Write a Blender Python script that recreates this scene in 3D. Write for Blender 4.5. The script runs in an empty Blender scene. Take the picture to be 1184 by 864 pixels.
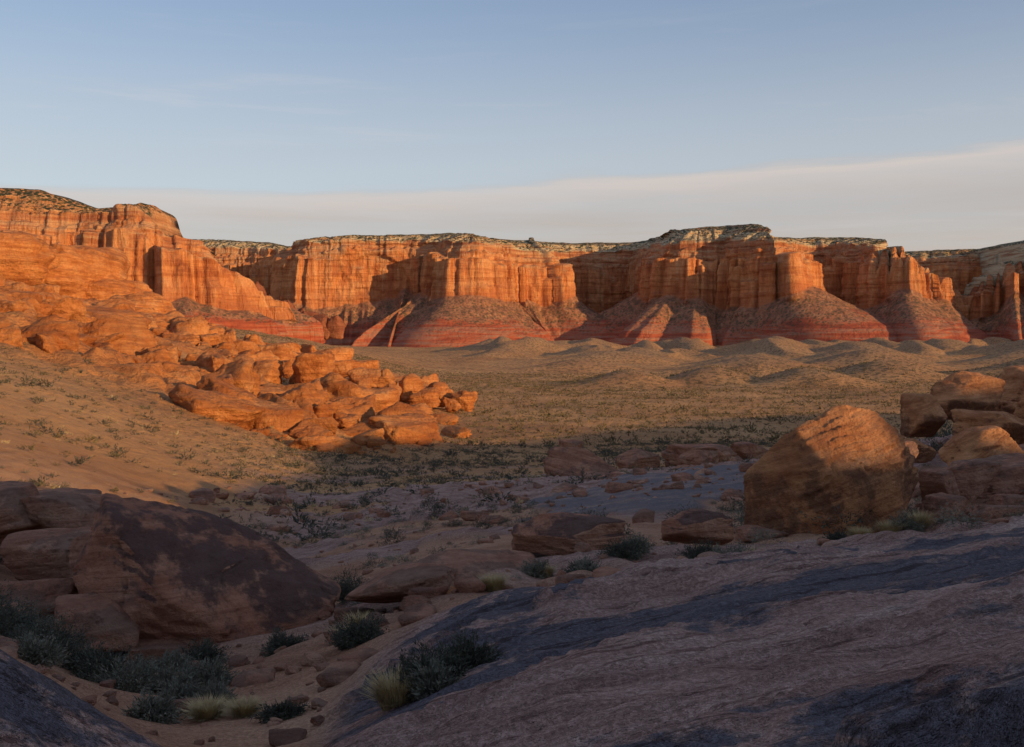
import bpy, bmesh, math, numpy as np
from mathutils import Vector, Matrix
rng = np.random.default_rng(7)
scene = bpy.context.scene
SUN_EL = math.radians(10.0); SUN_AZ = math.radians(53.0)   # azimuth measured from -Y towards +X
TANE = math.tan(SUN_EL)
LX, LY = math.sin(SUN_AZ), -math.cos(SUN_AZ)
SX, SY = -LY, LX

# ------------------------------------------------------------------ noise
def _h(ix, iy, iz, s):
    h = (ix*374761393 + iy*668265263 + iz*1274126177 + s*974634777) & 0xffffffff
    h = ((h ^ (h >> 13))*1103515245) & 0xffffffff
    h = ((h ^ (h >> 15))*668265263) & 0xffffffff
    h = h ^ (h >> 16)
    return h/4294967296.0
def _q(f): return f*f*f*(f*(f*6-15)+10)
def vn2(x, y, s=0):
    x, y = np.broadcast_arrays(np.asarray(x, float), np.asarray(y, float))
    ix = np.floor(x).astype(np.int64); iy = np.floor(y).astype(np.int64)
    fx = _q(x-ix); fy = _q(y-iy); z = np.int64(3)
    a = _h(ix, iy, z, s); b = _h(ix+1, iy, z, s); c = _h(ix, iy+1, z, s); d = _h(ix+1, iy+1, z, s)
    return (a+(b-a)*fx)*(1-fy)+(c+(d-c)*fx)*fy
def vn3(x, y, z, s=0):
    iz = np.floor(z).astype(np.int64); fz = _q(z-iz)
    ix = np.floor(x).astype(np.int64); iy = np.floor(y).astype(np.int64)
    fx = _q(x-ix); fy = _q(y-iy)
    def pl(k):
        a = _h(ix, iy, k, s); b = _h(ix+1, iy, k, s); c = _h(ix, iy+1, k, s); d = _h(ix+1, iy+1, k, s)
        return (a+(b-a)*fx)*(1-fy)+(c+(d-c)*fx)*fy
    return pl(iz)*(1-fz)+pl(iz+1)*fz
def fbm2(x, y, o=4, s=0, g=.5):
    r = 0; a = 1; t = 0
    for i in range(o):
        r = r + a*(vn2(x*2**i+i*17.3, y*2**i-i*9.1, s+i)*2-1); t += a; a *= g
    return r/t*1.5
def fbm3(x, y, z, o=4, s=0, g=.5):
    r = 0; a = 1; t = 0
    for i in range(o):
        r = r + a*(vn3(x*2**i+i*17.3, y*2**i-i*9.1, z*2**i+i*5.7, s+i)*2-1); t += a; a *= g
    return r/t*1.5
def sm(x, a, b):
    t = np.clip((x-a)/(b-a), 0, 1); return t*t*(3-2*t)
def blocks(w, seed, e=.14):
    w = np.asarray(w, float); i = np.floor(w).astype(np.int64); f = w-i
    a = _h(i, i*0+11, i*0, seed); b = _h(i+1, i*0+11, i*0, seed)
    return a+(b-a)*sm(f, 1-e, 1)

# ------------------------------------------------------------------ mesh helpers
def mk(name, V, F, mat=None, smooth=True, attrs=None, loc=None):
    V = np.asarray(V, np.float32); F = np.asarray(F, np.int32); k = F.shape[1]
    me = bpy.data.meshes.new(name)
    me.vertices.add(len(V)); me.vertices.foreach_set('co', V.ravel())
    me.loops.add(F.size); me.loops.foreach_set('vertex_index', F.ravel())
    me.polygons.add(len(F)); me.polygons.foreach_set('loop_start', np.arange(0, F.size, k, dtype=np.int32))
    me.update(calc_edges=True)
    me.polygons.foreach_set('use_smooth', np.full(len(F), smooth, bool))
    if attrs:
        for n, a in attrs.items():
            at = me.attributes.new(n, 'FLOAT', 'POINT'); at.data.foreach_set('value', np.asarray(a, np.float32).ravel())
    ob = bpy.data.objects.new(name, me); scene.collection.objects.link(ob)
    if mat: me.materials.append(mat)
    if loc is not None: ob.location = loc
    return ob
def grid_faces(nr, nc):
    i = np.arange(nr-1)[:, None]*nc+np.arange(nc-1)[None, :]
    return np.stack([i, i+1, i+nc+1, i+nc], -1).reshape(-1, 4)
_ico = {}
def ico(l):
    if l not in _ico:
        bm = bmesh.new(); bmesh.ops.create_icosphere(bm, subdivisions=l, radius=1)
        V = np.array([v.co[:] for v in bm.verts]); F = np.array([[v.index for v in f.verts] for f in bm.faces]); bm.free()
        V /= np.linalg.norm(V, axis=1)[:, None]
        _ico[l] = (V, F)
    return _ico[l]

# ------------------------------------------------------------------ node helpers
class M:
    def __init__(s, name, rough=.9):
        s.m = bpy.data.materials.new(name); s.m.use_nodes = True; s.t = s.m.node_tree; s.n = s.t.nodes; s.l = s.t.links
        s.b = s.n['Principled BSDF']; s.b.inputs['Roughness'].default_value = rough
        s.b.inputs['Specular IOR Level'].default_value = .15
        s.tc = s.n.new('ShaderNodeTexCoord').outputs['Object']
        s.geo = s.n.new('ShaderNodeNewGeometry')
    def set(s, sock, v):
        if isinstance(v, bpy.types.NodeSocket): s.l.new(v, sock)
        else:
            if isinstance(v, (tuple, list)) and len(v) == 3 and sock.type == 'RGBA': v = (*v, 1)
            sock.default_value = v
    def vmul(s, v, k):
        n = s.n.new('ShaderNodeVectorMath'); n.operation = 'MULTIPLY'; s.set(n.inputs[0], v); n.inputs[1].default_value = k; return n.outputs[0]
    def vrot(s, v, e):
        n = s.n.new('ShaderNodeMapping'); s.set(n.inputs['Vector'], v); n.inputs['Rotation'].default_value = e; return n.outputs[0]
    def noise(s, v, sc, d=4, r=.55, dist=0):
        n = s.n.new('ShaderNodeTexNoise'); s.set(n.inputs['Vector'], v); n.inputs['Scale'].default_value = sc
        n.inputs['Detail'].default_value = d; n.inputs['Roughness'].default_value = r; n.inputs['Distortion'].default_value = dist
        return n.outputs[0]
    def voro(s, v, sc, feat='F1'):
        n = s.n.new('ShaderNodeTexVoronoi'); n.feature = feat; s.set(n.inputs['Vector'], v); n.inputs['Scale'].default_value = sc
        return n.outputs['Distance']
    def math(s, op, a, b=0.0, c=None):
        n = s.n.new('ShaderNodeMath'); n.operation = op; s.set(n.inputs[0], a); s.set(n.inputs[1], b)
        if c is not None: s.set(n.inputs[2], c)
        return n.outputs[0]
    def ss(s, v, a, b, lo=0., hi=1.):
        n = s.n.new('ShaderNodeMapRange'); n.interpolation_type = 'SMOOTHSTEP'; s.set(n.inputs[0], v)
        n.inputs[1].default_value = a; n.inputs[2].default_value = b; n.inputs[3].default_value = lo; n.inputs[4].default_value = hi
        return n.outputs[0]
    def mix(s, f, a, b, mode='MIX'):
        n = s.n.new('ShaderNodeMix'); n.data_type = 'RGBA'; n.blend_type = mode
        s.set(n.inputs[0], f); s.set(n.inputs[6], a); s.set(n.inputs[7], b); return n.outputs[2]
    def ramp(s, f, st):
        n = s.n.new('ShaderNodeValToRGB'); s.set(n.inputs[0], f); e = n.color_ramp.elements
        while len(e) < len(st): e.new(.5)
        for i, (p, c) in enumerate(st):
            e[i].position = p; e[i].color = (*c, 1) if not isinstance(c, (int, float)) else (c, c, c, 1)
        return n.outputs[0]
    def attr(s, n):
        a = s.n.new('ShaderNodeAttribute'); a.attribute_name = n; return a.outputs['Fac']
    def sep(s, v, i):
        n = s.n.new('ShaderNodeSeparateXYZ'); s.set(n.inputs[0], v); return n.outputs[i]
    def bump(s, h, dist, strength=1., nrm=None):
        n = s.n.new('ShaderNodeBump'); s.set(n.inputs['Height'], h); n.inputs['Distance'].default_value = dist
        n.inputs['Strength'].default_value = strength
        if nrm is not None: s.l.new(nrm, n.inputs['Normal'])
        return n.outputs[0]
    def done(s, col, nrm=None):
        s.set(s.b.inputs['Base Color'], col)
        if nrm is not None: s.l.new(nrm, s.b.inputs['Normal'])
        return s.m

def sandstone(name, ca, cb, cc, k=1.0, varn_shade=.5, vcol=(.085, .06, .058), bedtilt=(.15, .1, 0), rng_=(-.1, .6)):
    """k: metres -> feature scale (1 for ~4 m boulders, 0.1 for 40 m outcrops)"""
    m = M(name); p = m.tc
    q = m.vrot(p, bedtilt)
    n1 = m.noise(p, .6*k, 4, .65)
    col = m.ramp(n1, [(.3, ca), (.5, cb), (.7, cc)])
    bed = m.noise(m.vmul(q, (.22, .22, 3.0)), 1.5*k, 5, .7, .35)
    col = m.mix(m.ss(bed, .42, .6, 0, .7), col, m.mix(1., col, (.55, .43, .40), 'MULTIPLY'))
    vn = m.noise(m.vmul(q, (1, 1, .7)), .8*k, 6, .7)
    up = m.ss(m.sep(m.geo.outputs['Normal'], 2), *rng_)
    vm = m.math('MULTIPLY', m.ss(vn, .52-.14*varn_shade, .60-.1*varn_shade), m.math('MULTIPLY', up, varn_shade))
    col = m.mix(vm, col, vcol)
    h = m.math('ADD', m.math('MULTIPLY', bed, .5), m.math('MULTIPLY', m.noise(p, 4*k, 7, .7), 1.))
    col = m.mix(m.ss(h, .85, .5, 0, .5), col, m.mix(1., col, (.5, .42, .4), 'MULTIPLY'))
    return m.done(col, m.bump(h, .28/k, 1.))

ROCK_FG = sandstone('sandstone_pink', (.38, .175, .11), (.48, .24, .155), (.60, .36, .245), 1.0, .5)  # own pink base colour of the near rocks
ROCK_HERO = sandstone('varnished_sandstone', (.44, .185, .11), (.55, .26, .16), (.65, .38, .25), 1.0, .88, (.105, .06, .055), (.15, .1, 0), (.3, .55))
ROCK_OR = sandstone('sandstone_orange', (.50, .17, .055), (.65, .25, .085), (.74, .345, .14), .14, .3, (.22, .09, .05))
ROCK_RED = sandstone('sandstone_red', (.30, .10, .055), (.40, .14, .075), (.48, .19, .10), .05, .3, (.14, .06, .045))
ROCK_MID = sandstone('sandstone_tan', (.36, .16, .095), (.48, .23, .14), (.58, .33, .20), .45, .45)
ROCK_RIM = sandstone('sandstone_block', (.48, .19, .085), (.60, .27, .12), (.70, .36, .18), .9, .7, (.15, .07, .048), (.1, .35, 0), (.55, .1))  # reversed range: dark varnish on side faces also paints in their shade

# ------------------------------------------------------------------ terrain height
T = np.array([-1.3, -.6, -.5, -.4, -.3, -.2, -.1, 0, .1, .2, .3, .4, .5, .6, 1.3])
Y = np.array([0, 3, 5, 8, 12, 16, 22, 32, 50, 80, 130, 200, 300, 450, 600, 800, 1100, 1500, 2300, 4500.])
c_m6 = [-1.5,-1.5,-1.6,-2.5,-3.5,-4.2,-4.8,-5.5,-7,-6.0,-2.5,3,11,22,29,31,22,0,-25,-28]
c_m5 = [-1.6,-1.65,-1.78,-2.6,-3.9,-4.8,-5.6,-6.6,-8.4,-8.2,-5.8,-2.5,4,14,22,27,19,-5,-25,-28]
c_m4 = [-1.7,-1.9,-2.2,-3.3,-4.4,-5.3,-6.4,-8.0,-9.8,-10.9,-10.4,-8.2,-3,4,12,18,15,-10,-25,-28]
c_m3 = [-1.7,-2.0,-2.4,-3.4,-4.4,-5.2,-6.4,-8.2,-10.7,-13.4,-15.6,-15.5,-12,-7,-2,6,5,-18,-26,-28]
c_m2 = [-1.7,-2.0,-2.35,-3.3,-4.2,-4.9,-6.2,-8,-10.9,-14.8,-19.2,-21.8,-22,-18,-13,-8,-10,-26,-28,-28]
c_m1 = [-1.7,-1.95,-2.2,-2.9,-3.6,-4.5,-5.5,-7.1,-9.5,-13,-18,-23,-27,-29,-29,-30,-32,-33,-29,-28]
c_0  = [-1.7,-1.9,-2.1,-2.6,-3.2,-4.1,-4.95,-6.4,-9,-12.5,-17.5,-23,-28,-31,-32,-33,-34,-34,-30,-28]
c_1  = [-1.65,-1.85,-2.0,-2.4,-3.0,-4.0,-4.85,-6.2,-8.5,-12,-17,-23,-28,-31,-32.5,-33.5,-34,-34,-30,-28]
c_2  = [-1.6,-1.8,-1.95,-2.3,-2.85,-3.85,-4.75,-6.1,-8,-11.5,-16,-22,-28,-31,-33,-34,-34,-34,-30,-28]
c_3  = [-1.6,-1.75,-1.87,-2.2,-2.7,-3.65,-4.8,-5.8,-7.6,-10.5,-15,-22,-28,-31,-33,-34,-34,-34,-30,-28]
c_4  = [-1.55,-1.7,-1.8,-2.1,-2.6,-3.45,-4.6,-5.3,-5.9,-9,-15,-22,-28,-31,-33,-34,-34,-34,-30,-28]
c_5  = [-1.5,-1.6,-1.7,-2.0,-2.45,-3.2,-4.4,-4.9,-4.7,-8,-14,-22,-28,-31,-33,-34,-34,-34,-30,-28]
c_6  = [-1.5,-1.55,-1.65,-1.9,-2.3,-2.9,-4.0,-4.4,-4.5,-7,-13,-21,-28,-31,-33,-34,-34,-34,-30,-28]
Z = np.array([c_m6, c_m6, c_m5, c_m4, c_m3, c_m2, c_m1, c_0, c_1, c_2, c_3, c_4, c_5, c_6, c_6])
def _build():
    ly = np.log(Y+3); LYg = np.linspace(ly[0], ly[-1], 500); Tg = np.linspace(-1.3, 1.3, 261)
    A = np.array([np.interp(LYg, ly, r) for r in Z])
    B = np.array([np.interp(Tg, T, A[:, j]) for j in range(500)])
    k = np.exp(-.5*(np.arange(-9, 10)/4.0)**2); k /= k.sum()
    B = np.apply_along_axis(lambda r: np.convolve(np.pad(r, 9, 'edge'), k, 'valid'), 1, B)
    k = np.exp(-.5*(np.arange(-5, 6)/2.)**2); k /= k.sum()
    B = np.apply_along_axis(lambda r: np.convolve(np.pad(r, 5, 'edge'), k, 'valid'), 0, B)
    return LYg, Tg, B
LYg, Tg, TB = _build()
def table(x, y):
    t = np.clip(x/np.maximum(y, 4.), -1.299, 1.299); l = np.log(np.clip(y, -1, 4490)+3)
    a = (l-LYg[0])/(LYg[1]-LYg[0]); b = (t+1.3)/.01
    a = np.clip(a, 0, 498.999); b = np.clip(b, 0, 259.999)
    i = a.astype(int); j = b.astype(int); fa = a-i; fb = b-j
    return (TB[i, j]*(1-fb)+TB[i, j+1]*fb)*(1-fa)+(TB[i+1, j]*(1-fb)+TB[i+1, j+1]*fb)*fa
# badland mounds: x, y, rx, ry, h, rot
MOUNDS = [(75, 640, 30, 40, 10, -.2), (135, 670, 34, 40, 12, .15), (190, 640, 34, 45, 12, .1), (262, 700, 42, 50, 15, .12), (210, 860, 50, 60, 13, .1), (60, 900, 45, 50, 11, 0),
          (330, 600, 44, 45, 13, .2), (330, 900, 60, 60, 18, 0), (420, 760, 60, 55, 16, .1), (560, 1050, 80, 80, 20, 0), (290, 510, 36, 36, 10, .15), (120, 1150, 60, 60, 14, .1), (420, 1180, 70, 70, 18, 0), (250, 1080, 50, 60, 13, 0)]
for i in range(60):
    xx = -50+rng.uniform(0, 1)*1350; MOUNDS.append((xx, 1650+rng.uniform(-300, 420), rng.uniform(28, 60), rng.uniform(90, 220), rng.uniform(10, 24), rng.uniform(-.35, .1)))
def masks(x, y):
    t = x/np.maximum(y, 4.)
    w = fbm2(x/5., y/5., 3, 50)
    slab = sm(13.6+w*1.4+t*3-y, 0, .8)*sm(t+.16+.03*(y-8)*-.6+w*.05, -.06, .02)
    slab2 = sm(7.2+w*.4-y+(t+.5)*-5., -.3, .4)*sm(-t, .16, .26)
    near = np.maximum(slab, slab2)*sm(-y, -20, -14)
    n = fbm2(x/18., y/9., 4, 60)
    midr = sm(n, -.12, .15)*sm(y, 13, 20)*sm(-y, -170, -90)*.92*(1-sm(-t, .2, .32)*sm(y, 40, 55))
    strip = sm(1-((x-10-(y-60)*.25)/8.)**2-((y-62)/24.)**2+.5*fbm2(x/5., y/5., 3, 62), 0, .3)
    lf = sm(-t, .03, .14)*sm(y, 145, 200)*sm(-y, -700, -480)
    n2 = fbm2(x/60., y/60., 4, 70)
    lf = lf*sm(n2+.6*sm(-t, .1, .35), -.2, .2)
    return near, np.maximum(midr, strip), lf, strip
def H(x, y, full=False):
    x = np.asarray(x, float); y = np.asarray(y, float)
    z = table(x, y)
    near, midr, lf, strip = masks(x, y)
    z = z + .9*fbm2(x/38., y/38., 3, 1)*sm(y, 35, 90)
    z = z + .16*fbm2(x/4., y/4., 4, 2)*sm(y, 13, 18)
    z = z + .05*fbm2(x/.8, y/.8, 2, 3)*(1-near)
    z = z + 3*fbm2(x/230., y/230., 3, 4)*sm(y, 350, 900)
    mo = np.zeros_like(z)
    for (mx, my, rx, ry, h, r) in MOUNDS:
        dx = x-mx; dy = y-my; c, s_ = math.cos(r), math.sin(r)
        u = (dx*c+dy*s_)/rx; v = (-dx*s_+dy*c)/ry; d2 = u*u+v*v
        mo = np.maximum(mo, h*np.exp(-1.2*np.minimum(d2, 8)))
    z = z + mo
    bz = sm(y, 1000, 1500)*sm(-y, -2450, -2200)*sm(x, -300, 100)
    z = z + bz*5*(1-2*np.abs(fbm2(x/85., y/230., 3, 9)))
    # foreground slab bedding
    a = x*.93+y*.36; b = -x*.36+y*.93
    wq = fbm2(a/2.2, b/1.1, 4, 11)
    q = (b+.6*wq)/.6; f = q-np.floor(q)
    saw = f-sm(f, .88, 1.0)
    amp = .35+1.2*_h(np.floor(q).astype(np.int64), np.int64(1), np.int64(1), 5)*sm(vn2(a/1.6, np.floor(q)*3.1, 8), .35, .65)
    z = z + near*(.16*amp*saw + .10*fbm2(a/3.5, b/.9, 4, 12) + .035*fbm2(a/.6, b/.2, 4, 13))
    # midground ledges
    q2 = (z*1.0+.8*fbm2(x/7, y/7, 4, 15))/.6; f2 = q2-np.floor(q2)
    z = z + midr*(1-strip)*.75*(sm(f2, .6, .95)-f2)*1.3
    z = z + midr*.25
    # outcrops on the left hillside
    big = 1-np.abs(fbm2(x/26.+.3*fbm2(x/20, y/20, 2, 21), y/20., 4, 20))*1.5
    q3 = (z+2*fbm2(x/30., y/22., 4, 23))/2.6; f3 = q3-np.floor(q3)
    z = z + lf*(4.2*big + 2.4*(sm(f3, .55, .9)-f3)+.8*fbm2(x/5., y/5., 3, 25))
    if full: return z, near, midr, lf, strip, mo
    return z
def gz(x, y): return float(H(np.array([x]), np.array([y]))[0])

NR, NC = 1250, 1050
p = np.linspace(-1, 1, NC); tt = .66*p+.75*p**7
yy = np.exp(np.linspace(math.log(1.6), math.log(4300+4), NR))-4
Xg = tt[None, :]*(yy[:, None]+8); Yg = np.repeat(yy[:, None], NC, 1)
Zg, near, midr, lf, strip, mo = H(Xg, Yg, True)

m = M('desert_ground'); P = m.tc
rk = m.attr('rock'); lfm = m.attr('hill'); st = m.attr('strip'); slb = m.attr('slab'); mnd = m.attr('mound'); yv = m.sep(P, 1)
ar = m.vrot(P, (0, 0, -.37))
A1 = m.noise(P, .35, 5, .68)
sand = m.ramp(A1, [(.3, (.42, .205, .125)), (.5, (.55, .29, .175)), (.7, (.66, .40, .255))])
farcol = m.ramp(m.noise(P, .02, 5, .65), [(.35, (.50, .25, .11)), (.5, (.62, .33, .145)), (.68, (.70, .40, .185))])
sand = m.mix(m.ss(yv, 32, 90), sand, farcol)
sand = m.mix(m.ss(A1, .52, .38, 0, .35), sand, m.mix(1., sand, (.6, .55, .5), 'MULTIPLY'))
sand = m.mix(m.ss(mnd, 2, 9, 0, .5), sand, (.38, .235, .14))
spk = m.math('MULTIPLY', m.ss(m.voro(P, .22), .5, .3), m.math('MULTIPLY', m.ss(A1, .34, .5), m.ss(yv, 350, 700)))
sand = m.mix(m.math('MULTIPLY', spk, .75), sand, (.11, .095, .05))
rn = m.noise(m.vmul(ar, (.35, 1.3, 1)), 1.2, 6, .72, .5)
rock = m.ramp(rn, [(.3, (.27, .15, .125)), (.46, (.43, .265, .22)), (.58, (.55, .36, .30)), (.72, (.68, .49, .41))])
vr = m.noise(m.vmul(ar, (.24, .6, 1)), .62, 8, .72, .5)
rock = m.mix(m.math('MULTIPLY', m.ss(vr, .46, .505, 0, .92), slb), rock, (.13, .125, .155))
lines = m.noise(m.vmul(ar, (.35, 5, 2)), 1.8, 5, .75, .3)
rock = m.mix(m.ss(lines, .54, .62, 0, .8), rock, m.mix(1., rock, (.38, .3, .3), 'MULTIPLY'))
rock = m.mix(m.math('MULTIPLY', st, .6), rock, (.26, .225, .225))
hill = m.ramp(m.noise(m.vmul(P, (1, 1, 3)), .08, 6, .7), [(.3, (.50, .17, .055)), (.5, (.65, .25, .085)), (.7, (.74, .355, .145))])
vz = m.noise(m.vmul(P, (.3, .3, 2.4)), .5, 4, .7)
hill = m.mix(m.ss(vz, .5, .62, 0, .6), hill, (.30, .12, .055))
col = m.mix(rk, sand, rock); col = m.mix(lfm, col, hill)
fine = m.noise(P, 24, 4, .8)
col = m.mix(m.ss(fine, .42, .62, .65, 0), col, m.mix(1., col, (.42, .36, .34), 'MULTIPLY'))
hb = m.math('ADD', rn, m.math('MULTIPLY', lines, .6))
nb = m.bump(hb, .24, 1.)
nb = m.bump(fine, .035, 1., nb)
farb = m.math('MULTIPLY', A1, m.ss(yv, 45, 200))
nb = m.bump(farb, 3.2, .9, nb)
GROUND = m.done(col, nb)
mk('desert_ground', np.stack([Xg, Yg, Zg], -1).reshape(-1, 3), grid_faces(NR, NC), GROUND, True,
   {'rock': np.maximum(near, midr), 'hill': lf, 'strip': strip, 'mound': mo, 'slab': np.maximum(near, strip)})
g = np.linspace(-20000, 20000, 41)
GX, GY = np.meshgrid(g, g)
mk('outer_plain', np.stack([GX, GY, np.full_like(GX, -48.)], -1).reshape(-1, 3), grid_faces(41, 41), GROUND, True, {k_: GX*0 for k_ in ('rock', 'hill', 'strip', 'mound', 'slab')})

# ------------------------------------------------------------------ ridge behind/right of camera (shades the foreground)
def need(x, y, z=None, dz=0.):
    if z is None: z = float(table(np.array([x*1.]), np.array([y*1.]))[0])+dz
    return (x*SX+y*SY, z+TANE*(90-(x*LX+y*LY)))
prof = [(-160, 21), (-50, 21), (0, need(0, 6, -1)[1]+2.5), (12, need(-6.3, 20, -3)[1]+1.5)]
for pt in [(8.3, 25, -3.35), (16, 35, -4.9)]: prof.append(need(*pt))
for pt in [(-27, 55), (-27, 70), (-24, 80), (-24, 100), (-24, 125), (-36, 175), (-32, 195), (5, 225), (45, 290), (80, 340)]: prof.append(need(pt[0], pt[1], None, .2))
prof = sorted(prof)
prof += [(prof[-1][0]+60, prof[-1][1]-8), (prof[-1][0]+160, -30)]
ps = np.array([a for a, b in prof]); ph = np.array([b for a, b in prof])
sg = np.linspace(-160, ps[-1], 900); hg = np.interp(sg, ps, ph)+.9*fbm2(sg/9., sg*0, 5, 31, .6)*sm(sg, 28, 60)
wg = np.linspace(-1, 1, 41)
base = -46.
prw = np.exp(-(wg*2.2)**2); prw = (prw-prw[0])/(1-prw[0])
Zr = base+(hg[:, None]-base)*prw[None, :]
Dw = 90+wg*85
RX = Dw[None, :]*LX+sg[:, None]*SX; RY = Dw[None, :]*LY+sg[:, None]*SY
Zr = Zr + (1.5*fbm2(RX/14., RY/14., 3, 33))*(np.abs(wg)[None, :]*1.2).clip(0, 1)
mk('sandstone_ridge', np.stack([RX, RY, Zr], -1).reshape(-1, 3), grid_faces(len(sg), 41), ROCK_MID)

# ------------------------------------------------------------------ cliffs
def cliff_material(name, k=1., creamy=1.):
    m = M(name); P = m.tc
    pr = m.attr('prof')
    w = m.noise(P, .02*k, 6, .65)
    pv = m.math('ADD', pr, m.math('MULTIPLY', m.math('SUBTRACT', w, .5), 1.5))
    strat = m.noise(m.vmul(P, (.08, .08, 1.6)), .07*k, 6, .68)
    streak = m.noise(m.vmul(P, (1, 1, .14)), .05*k, 7, .7)
    blot = m.noise(P, .012*k, 5, .62)
    tal_lo = m.ramp(strat, [(.38, (.32, .07, .04)), (.5, (.48, .12, .06)), (.56, (.40, .20, .13)), (.62, (.52, .16, .085)), (.7, (.30, .10, .07))])
    tal_hi = m.ramp(m.noise(P, .06*k, 6, .75), [(.38, (.20, .11, .07)), (.52, (.40, .17, .095)), (.65, (.50, .26, .145))])
    wall = m.ramp(streak, [(.34, (.38, .115, .048)), (.46, (.59, .205, .075)), (.56, (.70, .29, .115)), (.68, (.78, .41, .20))])
    wall = m.mix(m.ss(blot, .48, .62, 0, .4), wall, (.74, .38, .18))
    wall = m.mix(m.ss(blot, .45, .36, 0, .55), wall, (.42, .135, .06))
    wall = m.mix(m.ss(strat, .50, .58, 0, .5), wall, m.mix(1., wall, (.58, .40, .36), 'MULTIPLY'))
    wall = m.mix(m.ss(pv, 2.3, 2.0, 0, .6), wall, (.48, .16, .07))
    upb = m.ramp(strat, [(.40, (.36, .12, .06)), (.5, (.54, .24, .12)), (.58, (.64, .38, .21)), (.66, (.36, .14, .08))])
    wall = m.mix(m.ss(pv, 2.6, 2.85, 0, .85), wall, upb)
    if creamy: cap = m.ramp(strat, [(.38, (.38, .17, .09)), (.48, (.54, .36, .21)), (.58, (.68, .54, .35)), (.66, (.42, .22, .13))])
    else: cap = m.ramp(strat, [(.38, (.46, .19, .085)), (.5, (.60, .27, .12)), (.6, (.66, .36, .18)), (.68, (.48, .2, .1))])
    c = m.mix(m.ss(pv, .85, 1.25), tal_lo, tal_hi)
    c = m.mix(m.ss(pr, 1.92, 2.02), c, wall)
    pc = m.math('ADD', pr, m.math('MULTIPLY', m.math('SUBTRACT', w, .5), .5))
    c = m.mix(m.ss(pc, 2.9, 3.05), c, cap)
    up = m.ss(m.sep(m.geo.outputs['True Normal'], 2), .35, .75)
    vd = m.voro(P, .14*k)
    vgm = m.math('MULTIPLY', m.ss(vd, .75, .48), m.math('MULTIPLY', up, m.ss(pr, 2.9, 3.2)))
    c = m.mix(vgm, c, (.058, .062, .03))
    vg2 = m.math('MULTIPLY', m.ss(vd, .5, .3), m.math('MULTIPLY', m.ss(pr, 1.95, 1.7), m.ss(pv, .5, .9)))
    c = m.mix(m.math('MULTIPLY', vg2, .7), c, (.09, .085, .05))
    h = m.math('ADD', m.math('MULTIPLY', strat, .5), m.math('MULTIPLY', streak, 1.2))
    return m.done(c, m.bump(h, 15/k, 1.))
CLIFF = cliff_material('cliff_sandstone'); CLIFF2 = cliff_material('butte_sandstone', 2.2, 0)

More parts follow.
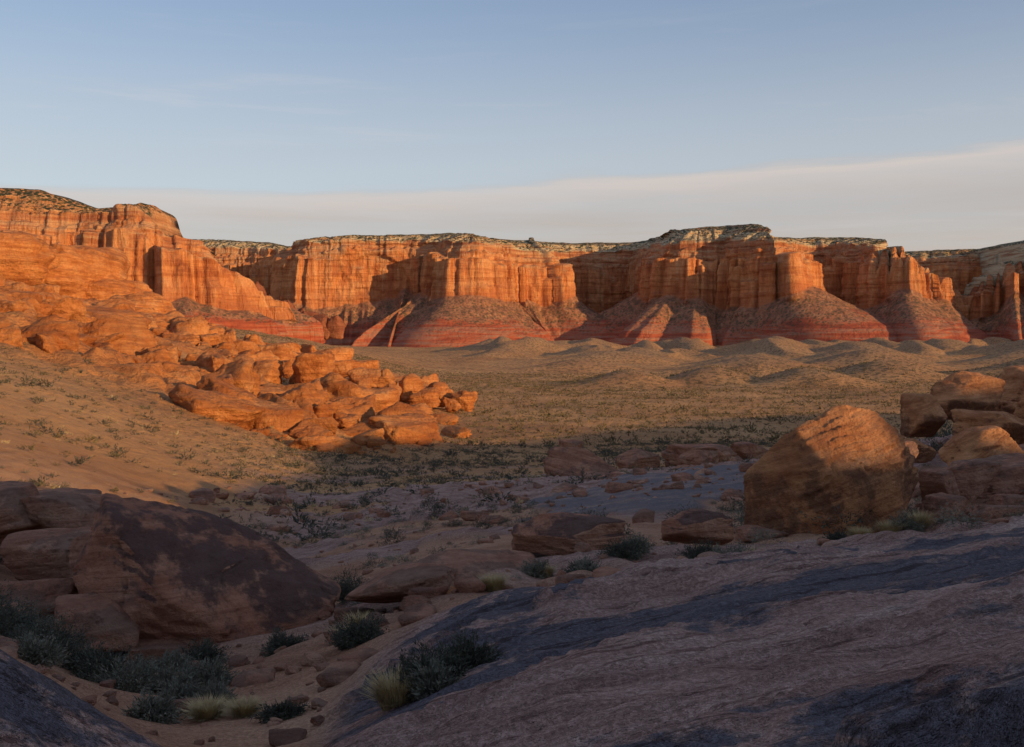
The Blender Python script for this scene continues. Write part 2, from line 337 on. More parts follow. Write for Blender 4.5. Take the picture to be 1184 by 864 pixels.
def smooth1(a, n):
    if n < 2: return a
    k = np.hanning(n+2)[1:-1]; k /= k.sum()
    return np.convolve(np.pad(a, (n//2, n-1-n//2), 'edge'), k, 'valid')
def pillars(w, seed):
    i = np.floor(w).astype(np.int64); f = w-i
    return np.sqrt(np.clip(4*f*(1-f), 0, 1)), _h(i, i*0+1, i*0, seed), _h(i, i*0+7, i*0, seed+3)
def cliff(name, C, ds, mat, foot, k=1., seed=0, arch=None, talus=1.7, rows=(48, 90, 26, 18), back=1500, rnd=0.):
    C = np.array(C, float); L = np.r_[0, np.cumsum(np.hypot(np.diff(C[:, 0]), np.diff(C[:, 1])))]
    s = np.arange(0, L[-1], ds); cols = [np.interp(s, L, C[:, i]) for i in range(C.shape[1])]
    px, py, rim, top, amp, zb = cols
    n1 = int(24*k/ds); px = smooth1(px, n1); py = smooth1(py, n1); rim = smooth1(rim, n1); top = smooth1(top, n1*2); amp = smooth1(amp, n1*2); zb = smooth1(zb, n1*3)+8*(k >= 1)
    n2 = int(140*k/ds); tx = smooth1(np.gradient(px), n2); ty = smooth1(np.gradient(py), n2); l = np.hypot(tx, ty); nx, ny = ty/l, -tx/l
    sk = s/k
    wv = fbm2(sk/55., s*0, 3, seed+3)
    P1, a1, b1 = pillars(sk/70.+wv*.6, seed+4); P2, a2, b2 = pillars(sk/21.+wv*1.1, seed+5); P3, a3, b3 = pillars(sk/8.5+wv*2, seed+6)
    B1 = blocks(sk/62.+wv*.9, seed+30, .08); B2 = blocks(sk/21.+wv*1.6, seed+31, .12); B3 = blocks(sk/8.+wv*2, seed+32, .25)
    U1 = blocks(sk/36.+wv*.9, seed+33, .1); U2 = blocks(sk/13.+wv*1.2, seed+34, .2)
    cone = smooth1(a1*P1+.8*B1, int(50*k/ds)); cone = (cone-cone.min())/(cone.max()-cone.min())
    zb = zb+k*(56*(cone-.5)+9*fbm2(sk/40., s*0, 4, seed+1)); rim = rim+k*(4*fbm2(sk/25., s*0, 4, seed+2)+5*(U1-.5))
    notch = k*np.clip(amp-1.12, 0, .3)*(190*(1-P2)+110*(b2-.3))
    rim = rim-notch; top = top-notch
    zb = np.minimum(zb, foot+(rim-foot)*.8)
    nt, nc, ncap, nsl = rows
    R = []; PR = []
    def add(off, z, dy, prf): R.append(np.stack([px+nx*off, py+ny*off+dy, z+0*px], -1)); PR.append(np.broadcast_to(prf, px.shape))
    def wall(q, z):
        A = amp
        sp_top = .35+.55*b2
        spm = 1-sm(q-sp_top, -.02, .04)
        lo = 1-sm(q+.05*wv, .72, .75)
        o = k*lo*(A*46*B1*(1-.3*q) + A*20*B2 + 4*B3*(.4+A) + A*9*P1*a1 + A*6*P3*a3)
        o = o + k*A*np.clip(A-.3, 0, 1)*32*P2*(.4+a2)*spm*(b1 > .3)*lo
        o = o + k*(1-lo)*(10*U1*(.5+A*.5)+6*U2+A*10*B1)
        o = o + k*(9*(1-q)+2.4*(blocks(z/(9*k)+.5*wv+.3*fbm2(s/(90*k), s*0, 2, seed+14), seed+40, .3)-.5)*(1+.9*(1-lo))+4.5*fbm3(s/(18*k), z/(30*k), s*0+2, 4, seed+13))
        o = o - k*8*sm(q+.05*gul2, .86, .88)
        if arch is not None:
            for (ax, az, rx, rz, dp) in arch:
                e = ((px-ax)/rx)**2+((z-az)/rz)**2
                o = o-dp*sm(1-e, 0, .15)-dp*.4*sm(1-e*1.9, 0, .2)
        if rnd: o = o - rnd*(q**2.2)*1.0 - rnd*1.2*np.clip(q-.7, 0, 1)**1.5
        return o
    gul = 1-2.2*np.abs(fbm2(sk/58., s*0, 2, seed+8)); gul2 = fbm2(sk/15., s*0+4, 3, seed+9); gul3 = 1-2*np.abs(fbm2(sk/20., s*0+8, 2, seed+10))
    gul = np.clip(gul, -.8, 1)*(1-.8*np.exp(-((px+310)/90.)**2)*(k == 1)*(py < 2700))
    o0 = wall(0., zb); o0s = smooth1(o0, int(60*k/ds))
    for i in range(nt):
        q = i/nt; z = foot+(zb-foot)*q; mm = sm(q, .85, 1.)
        out = (zb-foot)*talus*((1-q)**1.2)*(.55+.85*cone)
        g1 = k*(27*gul+14*gul3)*(1-q)**.8*sm(q, -.35, .5)
        fl = k*3.5*fbm3(s/(12*k), z/(9*k), s*0, 3, seed+15)+k*4*(blocks(z/(10*k)+.4*wv, seed+41, .35)-.5)
        add(o0s*(1-mm)+(o0+k*2)*mm+out+g1+fl+k*5*(1-mm), z-(k*26*(1-q)**8), 0, q*2)
    for i in range(nc):
        q = i/(nc-1); z = zb+(rim-zb)*q
        add(wall(q, z), z, 0, 2+q*.95)
    o1 = wall(1., rim)
    mid = rim+(top-rim)*.62
    for i in range(1, ncap+1):
        q = i/ncap; st = q*5+.5*fbm2(sk/60., s*0+9, 3, seed+20); f = st-np.floor(st)
        zz = (np.floor(st)+sm(f, .0, .35))/5.4
        add(o1-k*52*q+k*4*fbm2(sk/12., s*0+q*9, 3, seed+21)+k*6*(U2-.5)*(1-q), rim+(mid-rim)*np.clip(zz, 0, 1.05), 0, 3+q*.7)
    ol = smooth1(o1, int(20*k/ds))-k*52
    bk_ = back(px) if callable(back) else np.full_like(px, float(back))
    bk = np.where(bk_ > 200, 130*k, bk_*.5)
    for i in range(1, nsl+1):
        q = i/nsl; z = mid+(top-mid)*np.sin(q*math.pi/2)+k*2*fbm2(sk/30., s*0+q*5, 3, seed+22)
        add(ol, z, bk*q, 3.8+q)
    for q in (.05, .15, .35, 1.):
        add(ol, top+k*3*fbm2(sk/60., s*0+q*3, 3, seed+23), bk+bk_*q, 5)
    add(ol, foot-10, bk+bk_*1.1, 2.3)
    V = np.stack(R, 0); A = np.stack(PR, 0)
    return mk(name, V.reshape(-1, 3), grid_faces(V.shape[0], V.shape[1]), mat, True, {'prof': A})

# x, y, rim z, top z, pillar amplitude, cliff-base z
cliff('canyon_mesa', [
 (-2600,3300,285,312,.8,90), (-1181,3200,287,312,.8,90), (-961,3060,262,299,.9,80), (-800,3030,257,289,.7,75), (-714,2980,248,268,.6,70),
 (-640,2930,243,262,.5,65), (-545,2560,232,250,.9,76), (-500,2490,229,250,.8,76), (-440,2480,228,254,.15,78), (-250,2500,228,261,.12,76), (-190,2480,226,260,.9,80),
 (-110,2390,215,250,1.15,80), (-60,2410,213,248,1.1,78), (-4,2480,211,245,.5,76), (50,2500,205,245,.5,76), (88,2510,200,246,1.0,74),
 (102,2600,210,258,.5,66), (118,2760,222,264,.4,62), (180,2790,224,264,.3,62), (330,2790,226,266,.3,62), (352,2700,224,268,.3,66), (362,2420,214,262,.8,74), (380,2375,206,256,1.0,78),
 (435,2345,210,262,.9,76), (500,2350,217,266,.6,72), (540,2250,208,258,1.0,78), (580,2215,205,246,1.05,78), (625,2265,205,236,1.0,74), (670,2380,212,240,.3,72), (740,2395,213,242,.2,70), (788,2370,210,236,.6,70),
 (806,2220,196,210,1.3,70), (860,2200,180,188,1.4,64), (915,2215,158,162,1.4,58), (950,2240,124,127,1.35,48), (975,2270,78,80,.8,30), (985,2420,40,42,.4,10), (990,2700,40,42,.2,10)],
 2.2, CLIFF, -32, 1., 100, arch=[(-345,60,110,140,9), (705,70,62,100,14)], back=1500)
cliff('plateau_cliff', [(700,3100,200,215,.3,60), (830,2760,195,222,.4,60), (960,2560,190,216,.4,60), (1100,2500,191,218,.5,60), (1305,2500,195,225,.5,60), (1700,2600,205,235,.6,60), (2600,2900,225,260,.7,60)],
 2.6, CLIFF, -32, 1., 200, back=1500)
cliff('sandstone_butte', [(990,2400,50,52,.5,20), (996,2260,76,78,1.1,34), (1035,2200,118,121,1.35,48), (1085,2180,160,163,1.4,60), (1128,2160,190,198,1.3,64), (1230,2140,206,226,.9,66), (1420,2100,220,244,.8,66), (2000,2000,225,250,.8,60)],
 2.2, CLIFF, -32, 1., 300, back=lambda x: 60+260*sm(x, 1110, 1200))
cliff('slickrock_butte', [(-900,720,110,135,.9,36), (-620,760,108,132,.9,34), (-422,850,104,128,1.,34), (-397,850,100,122,1.1,32), (-372,862,103,112,1.,30), (-335,850,108,116,1.1,28),
 (-308,845,101,106,1.1,26), (-296,850,84,87,1.1,24), (-283,862,80,83,1.1,22), (-262,868,76,79,1.1,18), (-250,885,52,54,1.1,14), (-240,960,20,22,.6,6), (-225,1060,4,6,.5,0)],
 .9, CLIFF2, 4, .55, 500, back=40, talus=1.0, rnd=6)

# ------------------------------------------------------------------ rocks
def rand_planes(r, n):
    N = r.normal(size=(n, 3)); N /= np.linalg.norm(N, axis=1)[:, None]
    N = np.vstack([N, np.eye(3), -np.eye(3)]); d = np.r_[r.uniform(.55, 1., n), r.uniform(.85, 1, 6)]
    return N, d
def radial(D, N, d, p):
    c = np.maximum(D@N.T, 1e-4); q = c/d[None, :]; mx = q.max(1)[:, None]
    return (((q/mx)**p).sum(1))**(-1/p)/mx[:, 0]
def rock_unit(seed, lvl, npl=12, p=11, rough=.07, bed=.02):
    r = np.random.default_rng(seed); D, F = ico(lvl); N, d = rand_planes(r, npl)
    R = radial(D, N, d, p); V = D*R[:, None]
    nz = fbm3(V[:, 0]*1.7+seed, V[:, 1]*1.7, V[:, 2]*1.7, 4, seed)*rough
    nz += bed*fbm3(V[:, 0]*1.3, V[:, 1]*1.3, V[:, 2]*8, 3, seed+5)
    if lvl > 3: nz -= .09*(1-sm(np.abs(fbm3(V[:, 0]*1.1+9, V[:, 1]*1.1, V[:, 2]*1.1+seed, 3, seed+9)), 0, .05))
    return V*(1+nz[:, None]), F
def hull_rock(name, pts, mat, loc, rotz=0, p=60, rough=.05, bed=.03, lvl=6, seed=1, tilt=(.0, .0)):
    bm = bmesh.new()
    for q in pts: bm.verts.new(q)
    bmesh.ops.convex_hull(bm, input=bm.verts[:]); bm.normal_update()
    c = np.mean(np.array(pts), 0); N = []; d = []
    for f in bm.faces:
        n = np.array(f.normal[:]); dd = float(n@(np.array(f.verts[0].co[:])-c))
        if dd < 0: n = -n; dd = -dd
        if any(np.dot(n, m_) > .99 for m_ in N): continue
        N.append(n); d.append(dd)
    bm.free(); N = np.array(N); d = np.array(d)
    D, F = ico(lvl); R = radial(D, N, d, p); V = D*R[:, None]; S = np.mean(R)
    W = V/S
    nz = rough*fbm3(W[:, 0]*1.6+seed*3, W[:, 1]*1.6, W[:, 2]*1.6, 6, seed, .55)
    bz = W[:, 2]+tilt[0]*W[:, 0]+tilt[1]*W[:, 1]
    st = bz*6+1.2*fbm3(W[:, 0], W[:, 1], W[:, 2], 4, seed+2); f = st-np.floor(st)
    on = sm(fbm3(W[:, 0]*1.2, W[:, 1]*1.2, W[:, 2]*1.2+5, 3, seed+7), -.15, .35)
    nz += bed*(f-.5)*on*(.3+vn2(np.floor(st)*1.7, W[:, 0]*1.2, seed))*1.2
    nz -= .05*(1-sm(np.abs(fbm3(W[:, 0]*.9+9, W[:, 1]*.9, W[:, 2]*.9+seed, 3, seed+9)), 0, .03))
    V = V*(1+nz[:, None])+c
    ob = mk(name, V, F, mat, True, None, loc); ob.rotation_euler[2] = rotz
    return ob

hull_rock('sandstone_boulder', [(-2.1,.5,1.35),(-1.6,-.6,1.15),(-2.3,-.6,.1),(-2.35,.9,.0),(-1.5,-1.4,-.75),(-.2,-1.6,-.15),(1.0,-1.5,-.9),(2.5,-.3,-.6),(2.4,.9,-.5),(1.6,1.4,-1.3),(-1.6,1.5,-1.3),(1.6,-1.1,-1.4),(-.9,-1.3,-1.4),(.1,1.0,.75)],
          ROCK_HERO, (-5.62, 18.2, -4.35), 0, 120, .04, .06, 6, 3, (.38, .25))
hull_rock('sandstone_boulder', [(-2.2,.4,.0),(-2.15,.4,-1.6),(-1.0,-.1,1.2),(-.55,-1.2,.45),(-.4,-1.45,-1.5),(.35,.2,1.75),(1.2,.5,1.65),(1.8,.2,1.05),(2.2,.0,.0),(2.0,.8,-.3),(1.2,-1.1,-1.2),(1.35,-.95,.5),(.2,1.5,.9),(-1.0,1.5,-1.6),(1.8,1.5,-1.3)],
          ROCK_RIM, (8.1, 25, -3.6), 0, 120, .04, .055, 6, 11, (-.45, .1))
def blk(name, x, y, z, w, d, h, seed, mat=ROCK_FG, rz=0, rx=0, ry=0, lvl=5, p=28, npl=9, rough=.06, bed=.03):
    V, F = rock_unit(seed, lvl, npl, p, rough, bed); V = V/np.abs(V).max(0)*np.array([w/2, d/2, h/2])
    ob = mk(name, V, F, mat, True, None, (x, y, z)); ob.rotation_euler = (rx, ry, rz); return ob
for a in [
 (1.2, 21, -4.28, 2.45, 1.7, .85, 21, ROCK_HERO, .05, .0, .03), (4.05, 22, -4.35, 1.5, 1.2, .85, 22, ROCK_HERO, .2), (-1.9, 17.2, -4.4, 2.0, 1.8, .6, 23, ROCK_FG, -.1, 0, -.18),
 (-.5, 18.3, -4.45, 2.4, 1.8, .6, 24, ROCK_FG, .3, 0, .05), (-1.1, 16.2, -4.35, .5, .4, .3, 25, ROCK_RIM),
 (-7.0, 16.6, -5.0, 1.4, 1.2, 1.0, 26, ROCK_FG, .3), (-6.0, 16.6, -5.45, 1.2, .9, .5, 27, ROCK_FG, .1), (-7.9, 19.0, -4.3, 1.3, 1.3, 1.0, 28, ROCK_FG, .4), (-3.0, 17.5, -5.35, .6, .5, .35, 29, ROCK_RIM),
 (-9.2, 20.5, -4.6, 2.6, 2.2, 1.5, 30, ROCK_FG, .2), (-10.2, 23, -4.4, 2.6, 2.4, 1.5, 31, ROCK_FG, -.3), (-11.5, 22.5, -4.1, 2.6, 2.0, 1.3, 32, ROCK_FG, .5), (-9.0, 18.0, -5.0, 1.8, 1.4, 1.0, 33, ROCK_FG, .1), (-8.3, 17, -5.3, 1.2, 1., .7, 34, ROCK_FG, .7),
 (-12.5, 26, -4.9, 4, 3, 1.5, 35, ROCK_FG, .2), (-11, 28, -5.9, 3.5, 2.5, 1.4, 36, ROCK_FG, -.2),
 (16.8, 40, -3.4, 1.9, 1.8, 1.9, 41, ROCK_RIM, .2), (19.5, 42.5, -2.85, 3.0, 2.4, 2.6, 42, ROCK_RIM, -.2, 0, .2), (24.0, 46, -2.7, 3.6, 3, 2.4, 43, ROCK_RIM, .4),
 (15.3, 33, -3.85, 2.9, 2.4, 1.35, 44, ROCK_RIM, .1, .0, -.22), (15.0, 30, -4.75, 4.0, 3.2, 1.7, 45, ROCK_FG, .2, 0, -.05), (10.75, 25, -4.65, 1.3, 1.1, 1.15, 46, ROCK_FG, .5), (12.1, 25.2, -4.75, 1.9, 1.3, .9, 47, ROCK_FG, .1),
 (11.6, 27, -4.2, 1.2, 1.1, 1.0, 48, ROCK_FG, .6), (12.9, 28.5, -4.3, 1.8, 1.6, 1.3, 49, ROCK_FG, .3), (18.5, 38, -3.7, 3.2, 2.6, 1.5, 50, ROCK_RIM, .3), (21, 39, -3.3, 3.2, 2.6, 1.8, 51, ROCK_RIM, .1), (22, 44, -3.8, 3.2, 2.6, 1.6, 52, ROCK_RIM, .2),
 (15.5, 38, -4.5, 1.5, 1.4, .9, 53, ROCK_RIM, .2), (17.5, 34, -4.3, 2.5, 2.4, 1.5, 54, ROCK_FG, .2), (20.6, 47, -3.3, 2.2, 2, 1.6, 55, ROCK_RIM, .2), (6.2, 24.5, -5.0, 1.2, 1., .5, 56, ROCK_FG),
 (13.4, 26.5, -4.7, 1.2, 1., .8, 57, ROCK_FG), (9.9, 27.5, -4.6, 1.0, .9, .7, 58, ROCK_FG), (14.2, 36, -4.4, 1.2, 1.1, .9, 59, ROCK_FG, .8),
 (8.4, 100, -14.2, 11, 6, 3.8, 61, ROCK_MID, -.4, 0, .3), (6.5, 108, -12.8, 2.6, 2.4, 2.4, 62, ROCK_MID, .2), (22, 112, -14.1, 9, 7, 3.2, 63, ROCK_MID, .3), (28, 118, -14.3, 5, 4, 2.8, 64, ROCK_MID, .3), (17, 92, -13.1, 4, 3, 1.8, 65, ROCK_MID),
 (12, 85, -13.0, 5, 4, 1.7, 66, ROCK_MID), (31, 105, -13.2, 6, 5, 2.4, 67, ROCK_MID, .5), (26, 96, -13.2, 3, 3, 1.8, 68, ROCK_MID, .5), (19.5, 104, -13.2, 4, 4, 2.4, 69, ROCK_MID, .9), (14, 112, -14.2, 4.5, 4, 2.4, 70, ROCK_MID, .4)]:
    blk('sandstone_boulder', *a)

def scatter(name, items, mat, lvl=3, nvar=10, p=11, rough=.08, seed=900, bed=.03, npl=10, tilt=.3):
    var = [rock_unit(seed+i, lvl, npl, p, rough, bed) for i in range(nvar)]
    VV = []; FF = []; o = 0
    r = np.random.default_rng(seed)
    for (x, y, z, w, d, h) in items:
        V, F = var[r.integers(nvar)]; a = r.uniform(0, 6.28); tx = r.uniform(-tilt, tilt)
        V = V*np.array([w/2, d/2, h/2]); V = V@np.array([[1, 0, 0], [0, math.cos(tx), -math.sin(tx)], [0, math.sin(tx), math.cos(tx)]])
        c, s = math.cos(a), math.sin(a); V = V@np.array([[c, -s, 0], [s, c, 0], [0, 0, 1]])+np.array([x, y, z])
        VV.append(V); FF.append(F+o); o += len(V)
    return mk(name, np.vstack(VV), np.vstack(FF), mat)
r = np.random.default_rng(5)
n = 20000; X = r.uniform(-330, 0, n); Yy = r.uniform(165, 560, n)
_, _, l_, _ = masks(X, Yy)
cl = fbm2(X/24., Yy/30., 4, 81)
ok = (l_ > .3) & (X/Yy > -.75) & (r.uniform(0, 1, n) < sm(cl, -.1, .4))
X = X[ok][:3500]; Yy = Yy[ok][:3500]; zz = H(X, Yy); cl = cl[ok][:3500]
it = []; itb = []
for x, y, z, c_ in zip(X, Yy, zz, cl):
    w = min(12, 1.0+r.pareto(1.35)*1.3)*(.7+y/600)*(1+.6*max(c_, 0)); h = w*r.uniform(.35, .9)
    (itb if w > 6 else it).append((x, y, z+h*.0, w, w*r.uniform(.45, 1), h))
scatter('boulder_field', it, ROCK_OR, 3, 14, 12, .12, 900, .03, 8, .6)
scatter('boulder_field', itb, ROCK_OR, 5, 12, 14, .16, 940, .05, 8, .45)
def outcrop(name, parts, mat, seed, lvl=5, p=12, npl=8, rough=.15, bed=.05, tilt=.3): return scatter(name, parts, mat, lvl, 6, p, rough, seed, bed, npl, tilt)
outcrop('rock_outcrop', [(-42, 285, -23, 24, 16, 10), (-30, 290, -24, 15, 11, 8), (-52, 280, -22, 15, 11, 9), (-20, 286, -26, 9, 8, 5), (-37, 278, -25, 18, 9, 5)], ROCK_OR, 701)
outcrop('rock_outcrop', [(-66, 330, -14, 22, 16, 16), (-50, 340, -17, 12, 10, 10), (-82, 325, -14, 14, 12, 10)], ROCK_OR, 702)
outcrop('rock_outcrop', [(-46, 345, -19, 15, 12, 13), (-36, 352, -20, 11, 10, 11), (-26, 358, -22, 13, 9, 9), (-17, 350, -24, 8, 9, 8), (-54, 352, -18, 12, 10, 11), (-30, 338, -22, 9, 8, 7), (-41, 336, -21, 10, 8, 8), (-21, 342, -25, 7, 7, 5)], ROCK_OR, 703)
outcrop('rock_outcrop', [(-28, 235, -23.5, 14, 8, 4.5), (-48, 228, -22, 13, 9, 5), (-14, 245, -25.5, 11, 7, 4), (-38, 222, -22.5, 8, 6, 3), (-64, 232, -20, 12, 9, 5), (-20, 228, -24, 6, 5, 2.5)], ROCK_OR, 704)
outcrop('rock_outcrop', [(-131, 400, 0, 18, 16, 15), (-146, 405, 0, 14, 14, 14), (-120, 395, -4, 14, 12, 8)], ROCK_OR, 705)
outcrop('slickrock_dome', [(-272, 600, 26, 95, 80, 62), (-310, 560, 28, 90, 80, 66), (-240, 615, 18, 60, 50, 44), (-225, 580, 12, 50, 40, 30)], ROCK_OR, 706, 6, 5, 6, .12, .05)
outcrop('slickrock_dome', [(-170, 320, -2, 46, 30, 14), (-125, 300, -8, 30, 24, 10), (-150, 350, 2, 40, 30, 16), (-190, 390, 8, 50, 40, 18)], ROCK_OR, 707, 6, 5, 6, .16, .05)
fins = []
rf = np.random.default_rng(12)
for i in range(30):
    a = i/29; fins.append((-300+a*125+rf.uniform(-5, 5), 1000-a*30+rf.uniform(-12, 12), 14-8*a, rf.uniform(11, 22), rf.uniform(10, 20), (84-54*a)*rf.uniform(.55, 1.2)))
outcrop('rock_fin', fins, ROCK_RED, 708, 4, 12, 10, .14, .03, .1)

it = []
r = np.random.default_rng(15)
X = np.r_[r.uniform(-9, 3, 420), r.uniform(-25, 25, 1000)]; Yy = np.r_[r.uniform(8, 20, 420), r.uniform(16, 90, 1000)]
nr, md, _, _ = masks(X, Yy); ok = nr < .3; X = X[ok]; Yy = Yy[ok]; zz = H(X, Yy)
for x, y, z in zip(X, Yy, zz):
    w = min(.3+y/40., (.06+r.pareto(1.5)*.08)*(.8+y/30)); h = w*r.uniform(.35, .7); it.append((x, y, z+h*.1, w, w*r.uniform(.5, 1), h))
scatter('loose_stones', it, ROCK_FG, 3, 14, 26, .1)

# ------------------------------------------------------------------ vegetation
def leafmat(name, a, b, c):
    m = M(name, .8)
    n = m.noise(m.tc, 9, 2, .6); n2 = m.noise(m.tc, .35, 2, .5)
    col = m.ramp(m.math('ADD', m.math('MULTIPLY', n, .6), m.math('MULTIPLY', n2, .4)), [(.35, a), (.5, b), (.65, c)])
    return m.done(col)
SAGE = leafmat('sagebrush_leaves', (.09, .086, .065), (.16, .15, .115), (.26, .235, .17))
DARK = leafmat('blackbrush_leaves', (.042, .041, .032), (.075, .074, .056), (.125, .115, .08))
STRAW = leafmat('dry_grass', (.30, .21, .11), (.44, .33, .17), (.54, .42, .24))
SCRUB = leafmat('scrub_leaves', (.075, .064, .036), (.13, .105, .058), (.27, .19, .09))
def shrub(seed, R, Hh, nst, nlf, leaf):
    r = np.random.default_rng(seed)
    th = r.uniform(0, 6.283, nst); ph = np.arccos(r.uniform(.12, 1, nst)); Ls = r.uniform(.55, 1.08, nst)*(1+.2*np.sin(3*th+seed))
    tip = np.stack([np.sin(ph)*np.cos(th)*R, np.sin(ph)*np.sin(th)*R, np.cos(ph)*Hh], -1)*Ls[:, None]
    tip += r.normal(0, .06*R, tip.shape)
    base = tip*np.array([.12, .12, 0]); mid = (base+tip)/2+np.array([0, 0, .08*Hh])+r.normal(0, .04*R, tip.shape)
    w = np.cross(tip-base, r.normal(size=tip.shape)); w /= np.linalg.norm(w, axis=1)[:, None]; w *= .005
    tri = [np.stack([base-w, base+w, mid], 1), np.stack([mid-w*.7, mid+w*.7, tip], 1)]
    k = r.integers(0, nst, nlf); f = r.uniform(.35, 1.02, nlf)[:, None]
    c = np.where(f < .5, base[k]+(mid[k]-base[k])*f*2, mid[k]+(tip[k]-mid[k])*(f-.5)*2)+r.normal(0, .045*R, (nlf, 3))
    c[:, 2] = np.maximum(c[:, 2], .01)
    dr = (tip-base)[k]; dr /= np.linalg.norm(dr, axis=1)[:, None]; dr = dr+r.normal(0, .45, dr.shape); dr /= np.linalg.norm(dr, axis=1)[:, None]
    sd = np.cross(dr, r.normal(size=dr.shape)); sd /= np.linalg.norm(sd, axis=1)[:, None]
    L = leaf*r.uniform(.6, 1.4, nlf)[:, None]
    tri.append(np.stack([c-sd*L*.16, c+sd*L*.16, c+dr*L], 1))
    return np.concatenate(tri, 0)
def grass(seed, R, Hh, n):
    r = np.random.default_rng(seed); th = r.uniform(0, 6.283, n); rr = R*.35*np.sqrt(r.uniform(0, 1, n))
    b = np.stack([rr*np.cos(th), rr*np.sin(th), 0*rr], -1); lean = r.uniform(.1, 1., n)*R; hh = Hh*r.uniform(.5, 1.1, n)
    a2 = th+r.normal(0, .5, n); mid = b+np.stack([np.cos(a2)*lean*.35, np.sin(a2)*lean*.35, hh*.62], -1); tip = b+np.stack([np.cos(a2)*lean, np.sin(a2)*lean, hh], -1)
    w = np.stack([-np.sin(a2), np.cos(a2), 0*a2], -1)*.004
    return np.concatenate([np.stack([b-w, b+w, mid], 1), np.stack([mid-w, mid+w, tip], 1), np.stack([b+w, mid+w, mid-w], 1)], 0)
def trimesh(name, tri, mat, loc=None):
    n = len(tri); return mk(name, tri.reshape(-1, 3), np.arange(n*3).reshape(-1, 3), mat, False, None, loc)
def place(kind, x, y, R, Hh, seed, dens=1.):
    z = gz(x, y)-.03
    if kind == 'sage': return trimesh('sagebrush', shrub(seed, R, Hh, 300, int(6500*dens), .042), SAGE, (x, y, z))
    if kind == 'dark': return trimesh('blackbrush', shrub(seed, R, Hh, 300, int(6500*dens), .038), DARK, (x, y, z))
    return trimesh('bunch_grass', grass(seed, R, Hh, int(900*dens)), STRAW, (x, y, z))
for i, a in enumerate([
 ('dark', -.55, 7.9, .36, .36), ('dark', -.75, 7.75, .25, .3), ('grass', -.9, 7.6, .28, .28), ('dark', -.35, 8.05, .24, .3), ('sage', -.6, 7.6, .22, .22),
 ('dark', -2.0, 13.2, .42, .4), ('dark', -2.2, 13.4, .3, .34), ('grass', -2.35, 15.2, .3, .3), ('dark', -3.6, 15.6, .42, .32), ('dark', -4.6, 14.6, .42, .38), ('sage', -4.9, 14.1, .4, .3),
 ('sage', -4.6, 11.8, .5, .4), ('sage', -4.2, 12.1, .45, .42), ('dark', -5.1, 12.2, .5, .42), ('sage', -3.85, 12.4, .4, .36), ('dark', -5.5, 12.6, .42, .36),
 ('dark', -6.9, 13.2, .7, .55), ('dark', -6.2, 13.2, .6, .5), ('sage', -7.2, 14.4, .6, .5), ('dark', -7.8, 14.2, .7, .5), ('dark', -6.0, 12.2, .5, .4), ('sage', -5.4, 11.0, .4, .34),
 ('grass', -3.1, 10.0, .28, .2), ('sage', -3.2, 10.5, .3, .26), ('grass', -2.7, 9.9, .22, .18), ('dark', -2.2, 9.4, .25, .16), ('sage', -3.7, 10.9, .3, .25), ('sage', -3.4, 9.2, .28, .24),
 ('sage', 1.35, 17.6, .42, .38), ('dark', 1.25, 17.9, .34, .36), ('dark', 2.2, 19.4, .44, .36), ('sage', 2.5, 19.8, .36, .3), ('sage', .45, 17.9, .3, .28), ('grass', .6, 17.9, .25, .25),
 ('sage', 4.0, 18.9, .48, .46), ('sage', 4.45, 19.2, .46, .46), ('grass', 4.8, 19.2, .45, .4), ('dark', 3.7, 19.2, .42, .44), ('grass', 4.3, 18.6, .3, .26), ('sage', 3.9, 18.6, .3, .3),
 ('grass', 8.8, 23.0, .4, .4), ('sage', 9.2, 23.2, .5, .5), ('sage', 9.5, 26.0, .5, .5), ('grass', 8.0, 22.7, .35, .35), ('dark', 7.5, 22.8, .3, .25), ('grass', 9.6, 23.3, .45, .45),
 ('grass', -.3, 15.9, .3, .3), ('grass', -2.5, 14.5, .25, .25), ('sage', -1.2, 19.8, .35, .3), ('dark', -4.4, 20.5, .6, .5), ('dark', -3.6, 21.4, .6, .5), ('sage', -2.9, 20.2, .5, .4)]):
    place(*a, seed=100+i)

def scrubfield(name, X, Yy, S, mat, ntri, leaf, seed):
    r = np.random.default_rng(seed); nv = 12; var = []
    for i in range(nv):
        t = shrub(seed+i, 1., .8, max(6, ntri//8), ntri, leaf); var.append(t[-ntri:])
    var = np.array(var); n = len(X); zz = H(X, Yy); k = r.integers(0, nv, n); a = r.uniform(0, 6.283, n)
    t = var[k].copy(); c = np.cos(a)[:, None, None]; s = np.sin(a)[:, None, None]
    x = t[..., 0]*c-t[..., 1]*s; y = t[..., 0]*s+t[..., 1]*c
    S = S[:, None, None]; sz = r.uniform(.7, 1.2, n)[:, None, None]
    o = np.stack([x*S+X[:, None, None], y*S+Yy[:, None, None], t[..., 2]*S*sz+zz[:, None, None]-.03], -1)
    return trimesh(name, o.reshape(-1, 3, 3), mat)
def field(n, y0, y1, seed, pw=.5, tmin=-.72, tmax=.72):
    r = np.random.default_rng(seed); y = (y0**(1/pw)+(y1**(1/pw)-y0**(1/pw))*r.uniform(0, 1, n))**pw
    x = r.uniform(tmin, tmax, n)*y; nr, md, l, st = masks(x, y)
    c = fbm2(x/22., y/14., 4, 91)
    left = sm(-x/y, .2, .3)*sm(y, 40, 60)
    keep = (nr < .2) & (st < .3) & (r.uniform(0, 1, n) < (.3+.7*sm(c, -.35, .3))*(1-.65*md)*(1-.7*l)*(1-.62*left))
    return x[keep], y[keep], r
x, y, r = field(1300, 17, 62, 201); scrubfield('scrub_brush', x, y, np.clip(r.lognormal(-1.0, .5, len(x)), .1, 1.1), DARK, 700, .09, 300)
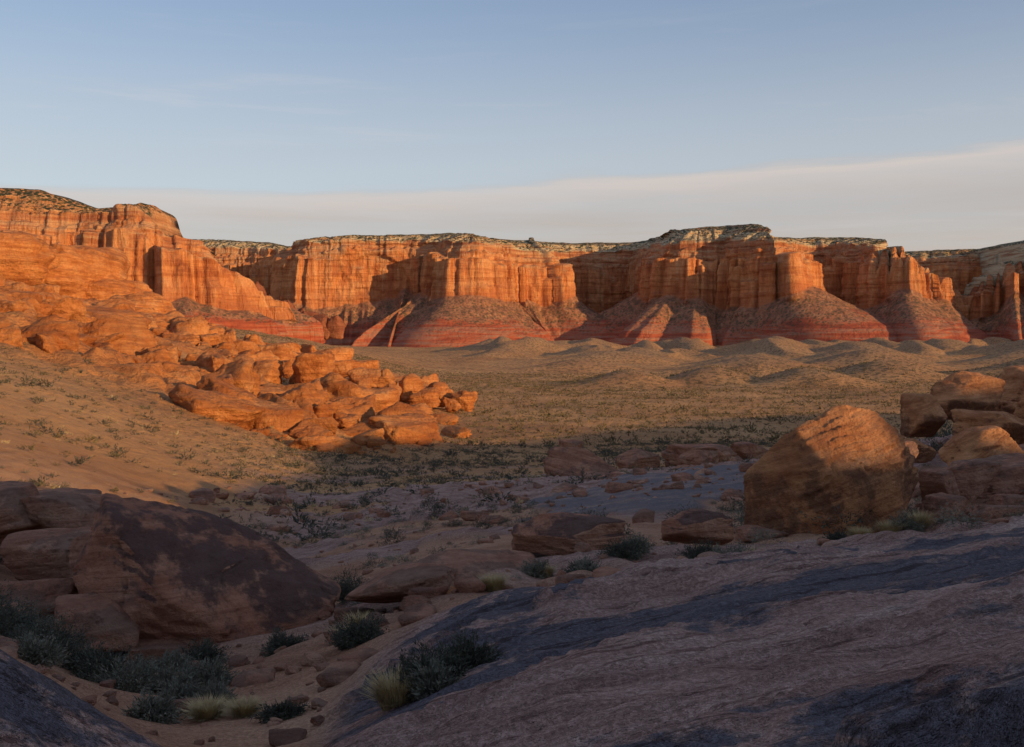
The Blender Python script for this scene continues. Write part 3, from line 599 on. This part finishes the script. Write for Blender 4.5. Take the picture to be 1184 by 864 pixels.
x, y, r = field(1100, 17, 62, 202); scrubfield('scrub_brush', x, y, np.clip(r.lognormal(-1.25, .45, len(x)), .1, .7), SAGE, 600, .09, 320)
x, y, r = field(8000, 50, 210, 203); scrubfield('scrub_brush', x, y, np.clip(r.lognormal(-.95, .45, len(x)), .2, 1.2), SCRUB, 130, .2, 340)
x, y, r = field(7500, 50, 210, 204); scrubfield('scrub_brush', x, y, np.clip(r.lognormal(-.6, .5, len(x)), .2, 1.8), DARK, 130, .2, 360)
x, y, r = field(3500, 50, 210, 206); scrubfield('dry_grass_clumps', x, y, np.clip(r.lognormal(-1.2, .4, len(x)), .15, .8), STRAW, 60, .3, 400)
x, y, r = field(46000, 200, 820, 205); scrubfield('scrub_brush', x, y, np.clip(r.lognormal(-.15, .4, len(x)), .4, 2.1), SCRUB, 24, .5, 380)

# ------------------------------------------------------------------ sky, sun, camera
w = bpy.data.worlds.new('World'); scene.world = w; w.use_nodes = True
nt = w.node_tree; N = nt.nodes; Lk = nt.links
bg = N['Background']; bg.inputs[1].default_value = .15
class W(M):
    def __init__(s): s.t = nt; s.n = N; s.l = Lk
ww = W()
sky = N.new('ShaderNodeTexSky'); sky.sky_type = 'NISHITA'; sky.sun_disc = False
sky.sun_elevation = SUN_EL; sky.sun_rotation = math.pi-SUN_AZ; sky.air_density = 1.; sky.dust_density = 1.0; sky.ozone_density = 1.2; sky.altitude = 1500
D = N.new('ShaderNodeTexCoord').outputs['Generated']
dx = ww.sep(D, 0); dz = ww.sep(D, 2)
fill_veil = ww.ss(dz, .65, .33, .60, .38)  # soft visible veil, thickened overhead out of view as added fill light
base = ww.mix(fill_veil, sky.outputs[0], (2.5, 2.95, 4.1))
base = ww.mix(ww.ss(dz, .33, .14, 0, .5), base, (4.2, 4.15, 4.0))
edge = ww.math('MULTIPLY_ADD', dx, .045, .150)
cn = ww.noise(ww.vmul(D, (1.2, 1.2, 12)), 2.6, 6, .62, .4)
e2 = ww.math('ADD', edge, ww.math('MULTIPLY', ww.math('SUBTRACT', cn, .5), .04))
dd = ww.math('SUBTRACT', e2, dz)
mask = ww.ss(dd, -.006, .008)
rimb = ww.math('MULTIPLY', mask, ww.ss(dd, .05, .0))
cn2 = ww.noise(ww.vmul(D, (1, 1, 16)), 3., 6, .65)
ccol = ww.mix(ww.ss(dz, .0, .16), (3.9, 3.2, 2.65), (3.3, 3.1, 3.0))
ccol = ww.mix(ww.math('MULTIPLY', rimb, .8), ccol, (4.6, 4.1, 3.8))
col = ww.mix(ww.math('MULTIPLY', mask, ww.ss(cn2, .3, .7, .6, .97)), base, ccol)
wis = ww.math('MULTIPLY', ww.ss(ww.noise(ww.vmul(D, (1.2, 1.2, 14)), 2.2, 7, .68, .4), .52, .75), ww.ss(dz, .34, .2))
col = ww.mix(ww.math('MULTIPLY', wis, .25), col, (4.7, 4.4, 4.3))
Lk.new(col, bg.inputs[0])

sd = bpy.data.lights.new('sun', 'SUN'); sd.energy = 5.; sd.angle = math.radians(.5); sd.color = (1, .655, .29)
so = bpy.data.objects.new('sun', sd); scene.collection.objects.link(so)
v = Vector((LX*math.cos(SUN_EL), LY*math.cos(SUN_EL), math.sin(SUN_EL)))
so.rotation_euler = v.to_track_quat('Z', 'Y').to_euler(); so.location = v*200

cd = bpy.data.cameras.new('camera'); cam = bpy.data.objects.new('camera', cd); scene.collection.objects.link(cam)
cd.lens = 35; cd.sensor_width = 36; cd.clip_end = 60000; cd.clip_start = .1
cam.location = (0, 0, 0); cam.rotation_euler = (math.radians(90-2.34), 0, 0)
scene.camera = cam
scene.view_settings.view_transform = 'Standard'; scene.view_settings.look = 'None'; scene.view_settings.exposure = 0
